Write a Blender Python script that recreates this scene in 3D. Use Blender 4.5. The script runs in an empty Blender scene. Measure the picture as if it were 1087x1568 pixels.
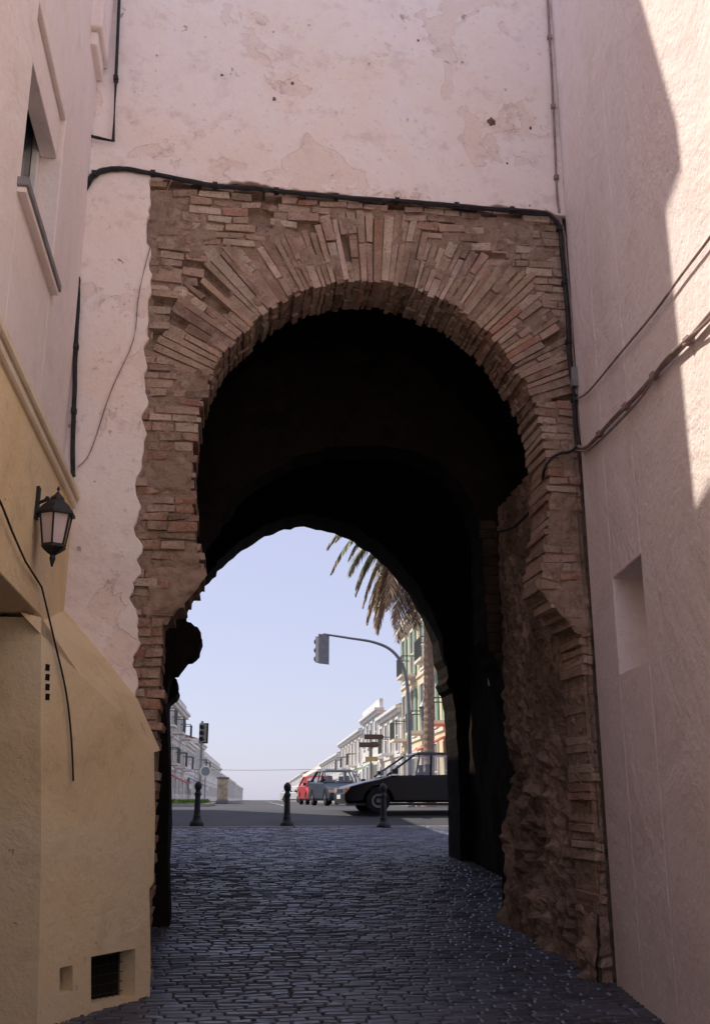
import bpy, bmesh, math, random
from mathutils import Vector, noise
random.seed(7)
R=random.random
def U(a,b): return a+(b-a)*R()
sc=bpy.context.scene
# ---------------------------------------------------------------- camera
F=1524.0; CX=543.5; CY=784.0
TH=math.atan(441/1524.0); PS=math.radians(7.65); EYE=1.6
cd=bpy.data.cameras.new("camera"); cam=bpy.data.objects.new("camera",cd); sc.collection.objects.link(cam)
cd.sensor_fit='VERTICAL'; cd.sensor_height=36; cd.lens=35; cd.clip_end=6000; cd.clip_start=0.05
cam.location=(0,0,EYE); cam.rotation_euler=(math.pi/2+TH,0,-PS); sc.camera=cam
# surveying helper: where does a sight line from the viewpoint meet a real wall plane
def ray(px,py):
    r=px-CX; u=CY-py
    up=u*math.cos(TH)+F*math.sin(TH); fw=F*math.cos(TH)-u*math.sin(TH)
    return Vector((r*math.cos(PS)+fw*math.sin(PS),-r*math.sin(PS)+fw*math.cos(PS),up))
E=Vector((0,0,EYE))
def hit(px,py,P,n):
    d=ray(px,py); P=Vector(P); n=Vector(n)
    return E+d*((P-E).dot(n)/d.dot(n))
def onY(px,py,Y): return hit(px,py,(0,Y,0),(0,1,0))
def onX(px,py,X): return hit(px,py,(X,0,0),(1,0,0))
# ---------------------------------------------------------------- light
w=bpy.data.worlds.new("World"); sc.world=w; w.use_nodes=True
nt=w.node_tree; nt.nodes.clear()
sky=nt.nodes.new('ShaderNodeTexSky'); sky.sky_type='NISHITA'; sky.sun_disc=False
EL=math.radians(54); AZ=math.radians(64)   # azimuth west (left) of +Y
sky.sun_elevation=EL; sky.sun_rotation=-AZ; sky.air_density=1.0; sky.dust_density=1.0; sky.ozone_density=2.5
hz=nt.nodes.new('ShaderNodeMix'); hz.data_type='RGBA'; hz.inputs[0].default_value=.66; hz.inputs[7].default_value=(4.7,4.55,6.1,1)
bg=nt.nodes.new('ShaderNodeBackground'); bg.inputs[1].default_value=0.15
wo=nt.nodes.new('ShaderNodeOutputWorld'); nt.links.new(sky.outputs[0],hz.inputs[6]); nt.links.new(hz.outputs[2],bg.inputs[0]); nt.links.new(bg.outputs[0],wo.inputs[0])
sd=bpy.data.lights.new("sun",'SUN'); sd.energy=5; sd.angle=math.radians(.5); sd.color=(1,.91,.78)
so=bpy.data.objects.new("sun",sd); sc.collection.objects.link(so)
so.rotation_euler=Vector((math.sin(AZ)*math.cos(EL),-math.cos(AZ)*math.cos(EL),-math.sin(EL))).to_track_quat('-Z','Y').to_euler()
so.location=(-20,10,30)
sc.view_settings.view_transform='Standard'; sc.view_settings.look='None'; sc.view_settings.exposure=0
# ---------------------------------------------------------------- materials
class NT:
    def __init__(s,name):
        s.m=bpy.data.materials.new(name); s.m.use_nodes=True; s.t=s.m.node_tree
        s.b=s.t.nodes['Principled BSDF']; s.tc=s.t.nodes.new('ShaderNodeTexCoord').outputs['Object']
    def n(s,t,**k):
        x=s.t.nodes.new(t)
        for a,b in k.items(): setattr(x,a,b)
        return x
    def l(s,a,b): s.t.links.new(a,b)
    def mapv(s,sc_,src=None):
        m=s.n('ShaderNodeMapping'); m.inputs['Scale'].default_value=sc_; s.l(src or s.tc,m.inputs[0]); return m.outputs[0]
    def noise(s,scale,det=4,rough=.6,vec=None,dist=0):
        x=s.n('ShaderNodeTexNoise'); x.inputs['Scale'].default_value=scale; x.inputs['Detail'].default_value=det
        x.inputs['Roughness'].default_value=rough; x.inputs['Distortion'].default_value=dist
        s.l(vec or s.tc,x.inputs['Vector']); return x.outputs['Fac']
    def ramp(s,fac,stops):
        x=s.n('ShaderNodeValToRGB'); e=x.color_ramp.elements
        while len(e)<len(stops): e.new(.5)
        for i,(p,c) in enumerate(stops):
            e[i].position=p; e[i].color=(*c,1) if not isinstance(c,(int,float)) else (c,c,c,1)
        s.l(fac,x.inputs[0]); return x.outputs[0]
    def mix(s,fac,a,b,mode='MIX'):
        x=s.n('ShaderNodeMix',data_type='RGBA',blend_type=mode)
        for sock,v in ((x.inputs[0],fac),(x.inputs[6],a),(x.inputs[7],b)):
            if hasattr(v,'is_linked'): s.l(v,sock)
            elif isinstance(v,(int,float)) : sock.default_value=v
            else: sock.default_value=(*v,1)
        return x.outputs[2]
    def math(s,op,a,b=0.0):
        x=s.n('ShaderNodeMath',operation=op)
        for i,v in enumerate((a,b)):
            if hasattr(v,'is_linked'): s.l(v,x.inputs[i])
            else: x.inputs[i].default_value=v
        return x.outputs[0]
    def fin(s,col,rough=.9,bump=None,bs=.5,bd=.02,spec=.3,metal=0):
        if hasattr(col,'is_linked'): s.l(col,s.b.inputs['Base Color'])
        else: s.b.inputs['Base Color'].default_value=(*col,1)
        if hasattr(rough,'is_linked'): s.l(rough,s.b.inputs['Roughness'])
        else: s.b.inputs['Roughness'].default_value=rough
        s.b.inputs['Specular IOR Level'].default_value=spec; s.b.inputs['Metallic'].default_value=metal
        if bump is not None:
            x=s.n('ShaderNodeBump'); x.inputs['Strength'].default_value=bs; x.inputs['Distance'].default_value=bd
            s.l(bump,x.inputs['Height']); s.l(x.outputs[0],s.b.inputs['Normal'])
        return s.m
def M(name,col,rough=.6,spec=.4,metal=0,var=.12,sc_=6,bs=.0):
    k=NT(name); f=k.noise(sc_,3)
    a=tuple(c*(1-var*1.6) for c in col); b=tuple(min(1,c*(1+var)) for c in col)
    return k.fin(k.ramp(f,[(.3,a),(.7,b)]),rough,f if bs else None,bs,.01,spec,metal)
def plaster(name,base,alt,stain,crack=.6,stn=1.0,bd=.012,patch=(.55,.68),peel_=1.0):
    k=NT(name)
    n1=k.noise(.8,5,.62,dist=.5); n2=k.noise(3.5,5,.68); n3=k.noise(17,5,.7)
    c=k.mix(k.ramp(n1,[(patch[0]-.12,0),(patch[1]-.03,1)]),base,alt)
    c=k.mix(k.math('MULTIPLY',k.ramp(n1,[(.34,1),(.46,0)]),.35*stn),c,stain)
    c=k.mix(k.math('MULTIPLY',k.ramp(n2,[(.54,0),(.66,1)]),.38*stn),c,stain)
    c=k.mix(k.math('MULTIPLY',k.ramp(n3,[(.60,0),(.72,1)]),.4*stn),c,tuple(x*.5 for x in stain))
    h=k.math('ADD',k.math('MULTIPLY',n1,2.2),k.math('MULTIPLY',n3,.45))
    if crack>.15:
        # flaked limewash: soft peeled patches with faint rims, plus little chips
        n5=k.noise(1.15,6,.60,dist=.5)
        rim=k.ramp(n5,[(.585,0),(.592,1),(.610,0)]); peel=k.ramp(n5,[(.585,0),(.595,1)])
        rm=k.math('MULTIPLY',k.math('MULTIPLY',rim,k.ramp(n2,[(.50,0),(.62,1)])),crack*.5*peel_)
        c=k.mix(k.math('MULTIPLY',peel,.38*crack*peel_),c,(.80,.60,.49))
        c=k.mix(rm,c,(.36,.25,.20))
        v=k.n('ShaderNodeVectorMath',operation='MULTIPLY_ADD')
        nz=k.n('ShaderNodeTexNoise'); nz.inputs['Scale'].default_value=2.6; nz.inputs['Detail'].default_value=4; k.l(k.tc,nz.inputs['Vector'])
        k.l(nz.outputs['Color'],v.inputs[0]); v.inputs[1].default_value=(.9,.9,.9); k.l(k.tc,v.inputs[2])
        v2=k.n('ShaderNodeTexVoronoi'); v2.inputs['Scale'].default_value=3.6; k.l(v.outputs[0],v2.inputs['Vector'])
        chip=k.math('MULTIPLY',k.ramp(v2.outputs['Distance'],[(.05,1),(.11,0)]),k.ramp(n2,[(.50,0),(.53,1)]))
        chip=k.math('MULTIPLY',chip,min(1,crack*1.1))
        c=k.mix(k.math('MULTIPLY',chip,.65),c,(.40,.28,.22))
        h=k.math('SUBTRACT',h,k.math('MULTIPLY',peel,.35*crack*peel_)); h=k.math('SUBTRACT',h,k.math('MULTIPLY',chip,.8))
    return k.fin(c,.95,h,.8,bd*2.2,.1)
m_pl=plaster("lime_plaster",(.96,.86,.81),(.94,.79,.69),(.62,.46,.41),.85,.95)
m_plr=plaster("whitewash",(.94,.84,.81),(.90,.78,.73),(.64,.53,.49),.10,.6,.018)
m_pll=plaster("pink_render",(.94,.83,.79),(.90,.77,.71),(.66,.53,.48),.12,.6)
m_cream=plaster("cream_render",(.92,.72,.43),(.90,.74,.51),(.58,.41,.24),.4,.75,peel_=.25)
def brickmat():
    k=NT("old_brick"); at=k.n('ShaderNodeAttribute'); at.attribute_name="Col"
    n=k.noise(7,5,.7); n2=k.noise(40,4,.7); n3=k.noise(1.9,4)
    c=k.mix(k.math('MULTIPLY',k.ramp(n,[(.44,0),(.60,1)]),.62),at.outputs['Color'],(.56,.42,.335))
    c=k.mix(k.math('MULTIPLY',k.ramp(n3,[(.48,0),(.66,1)]),.50),c,(.23,.155,.115))
    c=k.mix(k.math('MULTIPLY',k.ramp(n2,[(.54,0),(.68,1)]),.6),c,(.13,.08,.06))
    return k.fin(c,.97,k.math('ADD',n,k.math('MULTIPLY',n2,.6)),1.0,.028,.05)
m_brick=brickmat()
def earth(name,a,b,c_,s=6,bd=.05):
    k=NT(name); n=k.noise(s,6,.68); n2=k.noise(s*.25,3)
    c=k.mix(k.ramp(n,[(.35,0),(.65,1)]),a,b); c=k.mix(k.ramp(n2,[(.42,0),(.62,1)]),c,c_)
    return k.fin(c,.96,n,1,bd,.05)
m_mortar=earth("lime_mortar",(.22,.15,.11),(.50,.375,.295),(.34,.24,.18),13,.04)
m_rub=earth("rubble_masonry",(.19,.125,.09),(.50,.37,.28),(.20,.14,.105),6,.06)
m_imp=earth("impost_stone",(.24,.16,.115),(.48,.36,.28),(.36,.26,.20),7,.04)
m_vdark=earth("shade_dark_vault_masonry",(.014,.011,.009),(.030,.023,.018),(.020,.015,.012),4,.05)  # passage gloom put into the colour: near-black masonry for vault and inner arches
def cob():
    k=NT("cobble_granite"); at=k.n('ShaderNodeAttribute'); at.attribute_name="Col"
    n=k.noise(14,4); n2=k.noise(.9,3)
    c=k.mix(k.math('MULTIPLY',k.ramp(n,[(.4,0),(.7,1)]),.6),at.outputs['Color'],(.17,.185,.24))
    c=k.mix(k.math('MULTIPLY',k.ramp(n2,[(.45,0),(.62,1)]),.5),c,(.06,.053,.055))
    return k.fin(c,k.ramp(n,[(.3,.34),(.7,.60)]),n,.35,.006,.55)
m_cob=cob()
m_joint=M("sandy_joint",(.080,.074,.075),.95,.1,var=.4,sc_=20)
def asph():
    k=NT("asphalt"); n=k.noise(60,3); n2=k.noise(.5,4)
    c=k.mix(k.ramp(n2,[(.4,0),(.65,1)]),(.045,.048,.055),(.075,.075,.08)); c=k.mix(k.math('MULTIPLY',k.ramp(n,[(.45,0),(.7,1)]),.4),c,(.11,.11,.11))
    return k.fin(c,.8,n,.4,.006,.3)
m_asph=asph()
m_bounce=M("bounce_stone",(.62,.55,.49),.9,.1,var=.1,sc_=2)  # pale so the added ground throws sunlight back
m_pave=M("pavement_slab",(.36,.33,.30),.85,.2,var=.15,sc_=3)
m_kerb=M("granite_kerb",(.34,.33,.32),.8,.2)
m_paint=M("road_paint",(.72,.72,.70),.7,.2)
m_iron=M("black_iron",(.016,.016,.018),.5,.4,var=.3,sc_=20)
m_rail=M("balcony_iron",(.10,.12,.11),.6,.3)
m_cable=M("black_cable",(.03,.028,.03),.7,.3,var=.3,sc_=15)
m_cabw=M("painted_cable",(.34,.25,.23),.8,.2,var=.25,sc_=8)
m_grey=M("grey_metal",(.26,.26,.27),.5,.4,metal=.3)
m_white=M("white_paint",(.78,.77,.75),.6,.3,var=.06)
m_glass=NT("dark_window_glass").fin((.03,.04,.05),.08,spec=.8)
m_lampg=M("frosted_lamp_glass",(.62,.52,.50),.35,.5,var=.08)
m_red=M("red_paint",(.5,.03,.03),.3,.5,var=.05); m_darkb=M("dark_car_paint",(.003,.003,.005),.22,.22,var=.1)
m_gcar=M("slate_car_paint",(.035,.045,.065),.3,.3,var=.05); m_wcar=M("white_car_paint",(.7,.7,.7),.3,.5,var=.04)
m_rub2=M("tyre_rubber",(.012,.012,.012),.8,.2); m_alu=M("wheel_alloy",(.13,.13,.135),.4,.4,metal=.5)
m_lens=M("lamp_lens",(.45,.45,.44),.1,.6); m_amber=M("amber_lens",(.9,.3,.02),.2,.6); m_tail=M("red_lens",(.5,.02,.02),.2,.6)
m_green=M("green_shutter",(.20,.36,.26),.7,.2); m_yel=M("ochre_render",(.80,.68,.44),.9,.15,sc_=1.2)
m_seat=M("seat_fabric",(.04,.04,.045),.9,.1)
m_yb=M("faded_yellow_paint",(.60,.47,.22),.6,.3)
m_tile=M("roof_tile",(.36,.20,.14),.9,.1,var=.3,sc_=8); m_dark=M("dark_interior",(.02,.018,.016),.9,.1)
m_trunk=earth("palm_bark",(.24,.16,.11),(.48,.35,.26),(.34,.24,.18),7,.04)
m_grass=M("grass",(.09,.15,.04),.9,.1,var=.4,sc_=3)
def leafmat():
    k=NT("palm_leaf"); at=k.n('ShaderNodeAttribute'); at.attribute_name="Col"
    return k.fin(at.outputs['Color'],.55,spec=.4)
m_leaf=leafmat()
def clear():
    m=bpy.data.materials.new("car_glass"); m.use_nodes=True; t=m.node_tree; t.nodes.clear()
    o=t.nodes.new('ShaderNodeOutputMaterial'); mx=t.nodes.new('ShaderNodeMixShader'); a=t.nodes.new('ShaderNodeBsdfTransparent'); g=t.nodes.new('ShaderNodeBsdfGlossy')
    a.inputs[0].default_value=(.95,.97,.97,1); g.inputs['Roughness'].default_value=.05; mx.inputs[0].default_value=.14
    t.links.new(a.outputs[0],mx.inputs[1]); t.links.new(g.outputs[0],mx.inputs[2]); t.links.new(mx.outputs[0],o.inputs[0]); return m
m_clear=clear()
# ---------------------------------------------------------------- mesh builder
def empty(name,loc=(0,0,0)):
    o=bpy.data.objects.new(name,None); o.location=loc; sc.collection.objects.link(o); return o
class MB:
    def __init__(s): s.v=[];s.f=[];s.m=[];s.c=[]
    def add(s,vs,fs,mat=0,col=(1,1,1)):
        o=len(s.v); s.v+= [tuple(p) for p in vs]; s.c+=[col]*len(vs)
        for f in fs: s.f.append(tuple(i+o for i in f)); s.m.append(mat)
    def hexa(s,p,mat=0,col=(1,1,1)):
        s.add(p,[(0,3,2,1),(4,5,6,7),(0,1,5,4),(1,2,6,5),(2,3,7,6),(3,0,4,7)],mat,col)
    def box(s,x0,x1,y0,y1,z0,z1,mat=0,col=(1,1,1)):
        s.hexa([(x0,y0,z0),(x1,y0,z0),(x1,y1,z0),(x0,y1,z0),(x0,y0,z1),(x1,y0,z1),(x1,y1,z1),(x0,y1,z1)],mat,col)
    def fbox(s,O,d,n,u0,u1,n0,n1,z0,z1,mat=0,col=(1,1,1)):
        P=lambda u,k,z:(O[0]+d[0]*u+n[0]*k,O[1]+d[1]*u+n[1]*k,z)
        s.hexa([P(u0,n0,z0),P(u1,n0,z0),P(u1,n1,z0),P(u0,n1,z0),P(u0,n0,z1),P(u1,n0,z1),P(u1,n1,z1),P(u0,n1,z1)],mat,col)
    def prism(s,pts,vec,mat=0,col=(1,1,1)):
        n=len(pts); a=[Vector(p) for p in pts]; b=[p+Vector(vec) for p in a]
        s.add(a+b,[tuple(range(n)),tuple(range(2*n-1,n-1,-1))]+[(i,(i+1)%n,n+(i+1)%n,n+i) for i in range(n)],mat,col)
    def tube(s,pts,r,k=6,mat=0,col=(1,1,1),cap=True):
        pts=[Vector(p) for p in pts]; rs=r if isinstance(r,(list,tuple)) else [r]*len(pts)
        vs=[]
        for i,p in enumerate(pts):
            t=(pts[min(i+1,len(pts)-1)]-pts[max(i-1,0)]).normalized()
            a=t.cross(Vector((0,0,1)))
            if a.length<.15: a=t.cross(Vector((1,0,0)))
            a.normalize(); b=t.cross(a)
            for j in range(k):
                q=2*math.pi*j/k; vs.append(p+(a*math.cos(q)+b*math.sin(q))*rs[i])
        fs=[(i*k+j,i*k+(j+1)%k,(i+1)*k+(j+1)%k,(i+1)*k+j) for i in range(len(pts)-1) for j in range(k)]
        if cap: fs+=[tuple(range(k)),tuple(range(len(vs)-1,len(vs)-1-k,-1))]
        s.add(vs,fs,mat,col)
    def lathe(s,c,prof,k=16,mat=0,axis='z',col=(1,1,1)):
        vs=[]
        for r,h in prof:
            for j in range(k):
                q=2*math.pi*(j+.5)/k; a,b=r*math.cos(q),r*math.sin(q)
                vs.append((c[0]+a,c[1]+b,c[2]+h) if axis=='z' else (c[0]+a,c[1]+h,c[2]+b) if axis=='y' else (c[0]+h,c[1]+a,c[2]+b))
        n=len(prof)
        fs=[(i*k+j,i*k+(j+1)%k,(i+1)*k+(j+1)%k,(i+1)*k+j) for i in range(n-1) for j in range(k)]
        fs+=[tuple(range(k)),tuple(range(n*k-1,n*k-1-k,-1))]
        s.add(vs,fs,mat,col)
    def build(s,name,mats,parent=None,bevel=0,smooth=False,seg=1,recalc=True):
        me=bpy.data.meshes.new(name); me.from_pydata(s.v,[],s.f); 
        for m in (mats if isinstance(mats,(list,tuple)) else [mats]): me.materials.append(m)
        me.polygons.foreach_set('material_index',s.m)
        a=me.color_attributes.new("Col",'FLOAT_COLOR','POINT')
        a.data.foreach_set('color',[x for c in s.c for x in (*c,1)])
        if recalc:
            bm=bmesh.new(); bm.from_mesh(me); bmesh.ops.recalc_face_normals(bm,faces=bm.faces); bm.to_mesh(me); bm.free()
        if smooth: me.polygons.foreach_set('use_smooth',[True]*len(me.polygons))
        o=bpy.data.objects.new(name,me); sc.collection.objects.link(o)
        if parent:
            o.parent=parent
        if bevel:
            b=o.modifiers.new("bevel",'BEVEL'); b.width=bevel; b.segments=seg; b.limit_method='ANGLE'; b.angle_limit=.6
        return o
def jag(pts,amp=.02,it=2):
    for _ in range(it):
        out=[]
        for i in range(len(pts)-1):
            a,b=pts[i],pts[i+1]; mid=(a+b)/2; L=(b-a).length
            if L>.05: mid=mid+Vector((U(-1,1)*min(amp,L*.22),0,U(-1,1)*min(amp,L*.22)))
            out+=[a,mid]
        out.append(pts[-1]); pts=out
    return pts
# ---------------------------------------------------------------- ground
GP=[(-40,-.1),(0,0),(8.3,.18),(12,.44),(15.5,.70),(22.4,1.02),(26.5,1.36),(32,1.38),(5000,1.38)]
def gz(y):
    for (a,za),(b,zb) in zip(GP,GP[1:]):
        if y<=b: return za+(zb-za)*(y-a)/(b-a)
    return 1.38
ys=[-200,-40,-20,0,4,6,8.3,10,12,14,15.5,18,20,22.4,23.5,24.5,25.5,26.5,28,32,60,120,250,600,1500,4000]
xs=[-3000,-600,-100,-30,-10,0,5,10,30,100,600,3000]
g=MB(); vs=[(x,y,gz(max(-40,y))) for y in ys for x in xs]; k=len(xs)
g.add(vs,[(j*k+i,j*k+i+1,(j+1)*k+i+1,(j+1)*k+i) for j in range(len(ys)-1) for i in range(k-1)])
g.build("ground",m_asph,recalc=False)
g=MB(); g.add([(-30,-40,-.095),(30,-40,-.095),(30,0,.005),(-30,0,.005)],[(0,1,2,3)]); g.add([(-1.3,0,.005),(3.0,0,.005),(3.0,4,.09),(-1.3,4,.09)],[(0,1,2,3)]); g.build("bounce_paving",m_bounce,recalc=False)  # unseen paving behind the viewpoint, added to bounce sunlight onto the shaded facade
cb=MB()
yy=[y for y in ys if 4<=y<=22.4]
for a,b in zip(yy,yy[1:]): cb.add([(-8,a,gz(a)+.006),(8,a,gz(a)+.006),(8,b,gz(b)+.006),(-8,b,gz(b)+.006)],[(0,1,2,3)],1)
y=4.1
while y<22.3:
    p=U(.085,.115)
    x0,x1=(-1.3,3.3) if y<8.4 else ((-.9,3.95) if y<16.3 else (-2.2,6.8))
    x=x0+U(-.1,0)
    while x<x1:
        L=U(.12,.25); z=gz(y+p/2)+.006; h=U(.009,.018); wv=.03*math.sin(x*1.3+y*.7)+.02*noise.noise(Vector((x*2,y*2,0)))
        g_=.006; ins=.013
        j=lambda s_:U(-s_,s_)
        a=[(x+g_+j(.008),y+g_+wv+j(.006)),(x+L-g_+j(.008),y+g_+wv+j(.006)),(x+L-g_+j(.008),y+p-g_+wv+j(.006)),(x+g_+j(.008),y+p-g_+wv+j(.006))]
        cx_=sum(q[0] for q in a)/4; cy_=sum(q[1] for q in a)/4
        tl=U(-.003,.003); tl2=U(-.003,.003)
        top=[(q[0]+(ins if q[0]<cx_ else -ins),q[1]+(ins if q[1]<cy_ else -ins),z+h+(tl if q[0]<cx_ else -tl)+(tl2 if q[1]<cy_ else -tl2)) for q in a]
        mid=[(q[0],q[1],z+h*.45) for q in a]
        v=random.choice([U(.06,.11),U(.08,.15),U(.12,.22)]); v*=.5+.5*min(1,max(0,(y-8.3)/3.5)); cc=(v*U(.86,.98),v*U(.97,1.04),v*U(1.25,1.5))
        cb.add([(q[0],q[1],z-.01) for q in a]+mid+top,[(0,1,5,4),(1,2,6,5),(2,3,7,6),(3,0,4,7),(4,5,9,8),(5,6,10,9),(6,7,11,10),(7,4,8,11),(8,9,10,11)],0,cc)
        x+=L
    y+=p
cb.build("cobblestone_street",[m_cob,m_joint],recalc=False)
kb=MB()
x=-8
while x<12:
    z=gz(22.5); kb.box(x+.01,x+.95,22.42,22.62,z-.1,z+.03+U(-.005,.005)); x+=.97
kb.build("stone_kerb",m_kerb,bevel=.012)
# ---------------------------------------------------------------- gate tower
YF=8.3; gate=empty("gate_tower")
CXA=1.295; CZA=4.54; AA=1.595; BB=1.77
def half(z):
    if z>=CZA:
        t=(z-CZA)/BB
        return AA*math.sqrt(max(0,1-t*t)) if t<1 else -1
    return AA-.145*((CZA-z)/1.12)**2
XR=3.2
def OL(z):
    if z>3.42: return CXA-half(z)
    if z>3.02: return -.146-(3.42-z)/.40*.31
    return -.47
def OR_(z):
    if z>3.42: return CXA+half(z)
    if z>3.02: return 2.745+(3.42-z)/.40*.34
    return 3.1
def opening(off=0,n=40,zb=-.3):
    pts=[]
    zs=[zb,3.02,3.2,3.42,3.6,3.8,4.0,4.25]
    for z in zs: pts.append((OL(z)-off,z))
    for i in range(n+1):
        q=math.pi-math.pi*i/n; pts.append((CXA+(AA+off)*math.cos(q),CZA+(BB+off)*math.sin(q)))
    for z in reversed(zs): pts.append((OR_(z)+off,z))
    return pts
TL,TRX,TH_=-3.0,7.0,21.0
def slab(mb,y0,dy,op,x0,x1,ztop,mat=0,zb=-.3):
    pts=[(x0,y0,zb)]+[(x,y0,z) for x,z in op]+[(x1,y0,zb),(x1,y0,ztop),(x0,y0,ztop)]
    mb.prism(pts,(0,dy,0),mat)
fs=MB(); slab(fs,YF+.12,.43,opening(.02),-2.2,XR+.6,9.0)
fs.build("front_arch_core",m_mortar,gate)
# bricks
bk=MB(); holes=[]
edgepx=[(232,272),(230,330),(228,400),(226,500),(223,600),(218,700),(210,760),(216,830),(216,880),(198,915),(212,945),(216,985),(203,1020),(210,1055),(178,1095),(215,1140),(233,1152)]
toppx=[(232,272),(300,276),(330,284),(385,278),(410,284),(440,292),(540,300),(700,315),(800,323),(858,330)]
edge=[onY(a,b,YF) for a,b in edgepx]; topb=[onY(a,b,YF) for a,b in toppx]
def interp(pts,v,key,val):
    s_=sorted(pts,key=lambda p:p[key])
    if v<=s_[0][key]: return s_[0][val]
    for a,b in zip(s_,s_[1:]):
        if v<=b[key]: return a[val]+(b[val]-a[val])*(v-a[key])/max(1e-6,b[key]-a[key])
    return s_[-1][val]
LB=lambda z: interp(edge,z,2,0)-.16
ZT=lambda x: interp(topb,x,0,2)+.1
TH0,TH1=math.radians(20),math.radians(158)
RL=.66
def ringL(tm): return RL+.06*math.sin(tm*9)+.05*math.sin(tm*23)
def ring(x,z):
    dx,dz=x-CXA,z-CZA
    th=math.atan2(dz/BB,dx/AA)
    if th<TH0 or th>TH1: return False
    L=ringL(th)
    return (dx/(AA+L))**2+(dz/(BB+L))**2<1
def bcol(x,z):
    r=R(); n_=noise.noise(Vector((x*.9,z*.9,3)))
    red=.5+.5*math.tanh((5.0-z)*1.1)*(1 if x<1 else .2)+n_*.5
    if r<.15: c=(.58,.46,.37)
    elif r<.15+.48*max(0,red)*.8: c=(.41,.22,.15)
    elif r<.84: c=(.47,.33,.25)
    else: c=(.30,.205,.155)
    s_=U(.78,1.16); return tuple(v*s_*U(.95,1.05) for v in c)
def brick(x0,x1,z0,z1,y0,y1,col,jt=.008):
    j=lambda:U(-jt,jt)
    tl=U(-.008,.008)
    p=[(x0+j(),y0+j(),z0+j()+tl),(x1+j(),y0+j(),z0+j()-tl),(x1+j(),y1,z0+j()-tl),(x0+j(),y1,z0+j()+tl),(x0+j(),y0+j(),z1+j()+tl),(x1+j(),y0+j(),z1+j()-tl),(x1+j(),y1,z1+j()-tl),(x0+j(),y1,z1+j()+tl)]
    bk.hexa(p,0,col)
z=.15
while z<7.4:
    P=U(.070,.096); zc=z+P/2
    samp=[]; xx=-1.2
    while xx<XR-.005:
        ok=xx>LB(zc) and zc<ZT(xx) and not (OL(zc)<xx<OR_(zc) and zc<CZA+BB) and not ring(xx,zc)
        samp.append((xx,ok)); xx+=.01
    runs=[];st=None
    for xq,ok in samp:
        if ok and st is None: st=xq
        if not ok and st is not None: runs.append((st,xq)); st=None
    if st is not None: runs.append((st,XR-.005))
    for a,b in runs:
        x=a
        while x<b-.02:
            L=U(.13,.32)
            if b-(x+L)<.09: L=b-x
            e=min(x+L,b)
            near=(abs(x-OR_(zc))<.06 or abs(e-OL(zc))<.06) and zc<CZA+BB
            er=max(0,noise.noise(Vector((x*1.5,z*1.5,9))))*.07+max(0,noise.noise(Vector((x*5,z*5,19)))-.15)*.08
            if R()>.07 or near:
                nx_=U(-.02,.03) if near else 0
                brick(x+.007-(nx_ if x>CXA and near else 0),e-.007+(nx_ if x<CXA and near else 0),z+.008,z+P-.010,YF+U(-.004,.028)+er,YF+(.56 if near else .15),bcol(x,zc))
            elif R()<.5: holes.append(((x+e)/2,zc,(e-x)/2,P*.45))
            x=e
    z+=P
# voussoirs
nv=70
t1=TH0; widths=[U(.65,1.35) for _ in range(nv)]; W_=sum(widths)
for i in range(nv):
    t0=t1; t1=t0+(TH1-TH0)*widths[i]/W_
    tm=(t0+t1)/2; L=ringL(tm)+U(-.06,.05)
    if tm>2.1: L+=.03
    def pt(t,l):
        Pq=Vector((CXA+AA*math.cos(t),0,CZA+BB*math.sin(t)))
        nn=Vector((math.cos(t)/AA,0,math.sin(t)/BB)).normalized()
        return Pq+nn*l
    cuts=[-.012+U(-.022,.022)]
    r=R()
    if r<.5: cuts+=[L]
    elif r<.85: cuts+=[L*U(.35,.65),L]
    else: cuts+=[L*U(.28,.38),L*U(.62,.72),L]
    tj=U(-.06,.06)*(t1-t0)
    for c_,(l0,l1) in enumerate(zip(cuts,cuts[1:])):
        if (2.1<tm<2.6 and l0>.2 and R()<.6) or (R()<.04 and l0>.1):
            for f_ in (.2,.4,.6,.8):
                q=pt(tm,l0*(1-f_)+l1*f_); holes.append((q.x,q.z,.035,.035))
            continue
        g_=.07; a0=t0+(t1-t0)*g_+tj; a1=t1-(t1-t0)*g_+tj
        col=bcol(pt(tm,l0).x,6.2+l0)
        yf=YF+U(-.006,.03)
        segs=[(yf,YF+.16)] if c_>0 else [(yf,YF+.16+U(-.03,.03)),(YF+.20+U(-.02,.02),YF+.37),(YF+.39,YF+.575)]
        for (ya,yb) in segs:
            dl=U(-.018,.010) if ya!=yf else 0
            q=[pt(a0,l0+.006+dl),pt(a1,l0+.006+dl),pt(a1,l1-.008),pt(a0,l1-.008)]
            j=lambda v,yv:(v.x+U(-.007,.007),yv+U(-.004,.004),v.z+U(-.007,.007))
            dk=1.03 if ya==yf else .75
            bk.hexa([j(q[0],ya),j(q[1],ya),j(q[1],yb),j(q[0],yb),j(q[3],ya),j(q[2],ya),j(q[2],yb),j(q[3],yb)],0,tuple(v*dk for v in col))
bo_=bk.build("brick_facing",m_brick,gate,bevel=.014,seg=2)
tx=bpy.data.textures.new("wear",'CLOUDS'); tx.noise_scale=.06; tx.noise_depth=2
dm=bo_.modifiers.new("wear",'DISPLACE'); dm.texture=tx; dm.strength=.030; dm.mid_level=.5; dm.texture_coords='GLOBAL'
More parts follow.
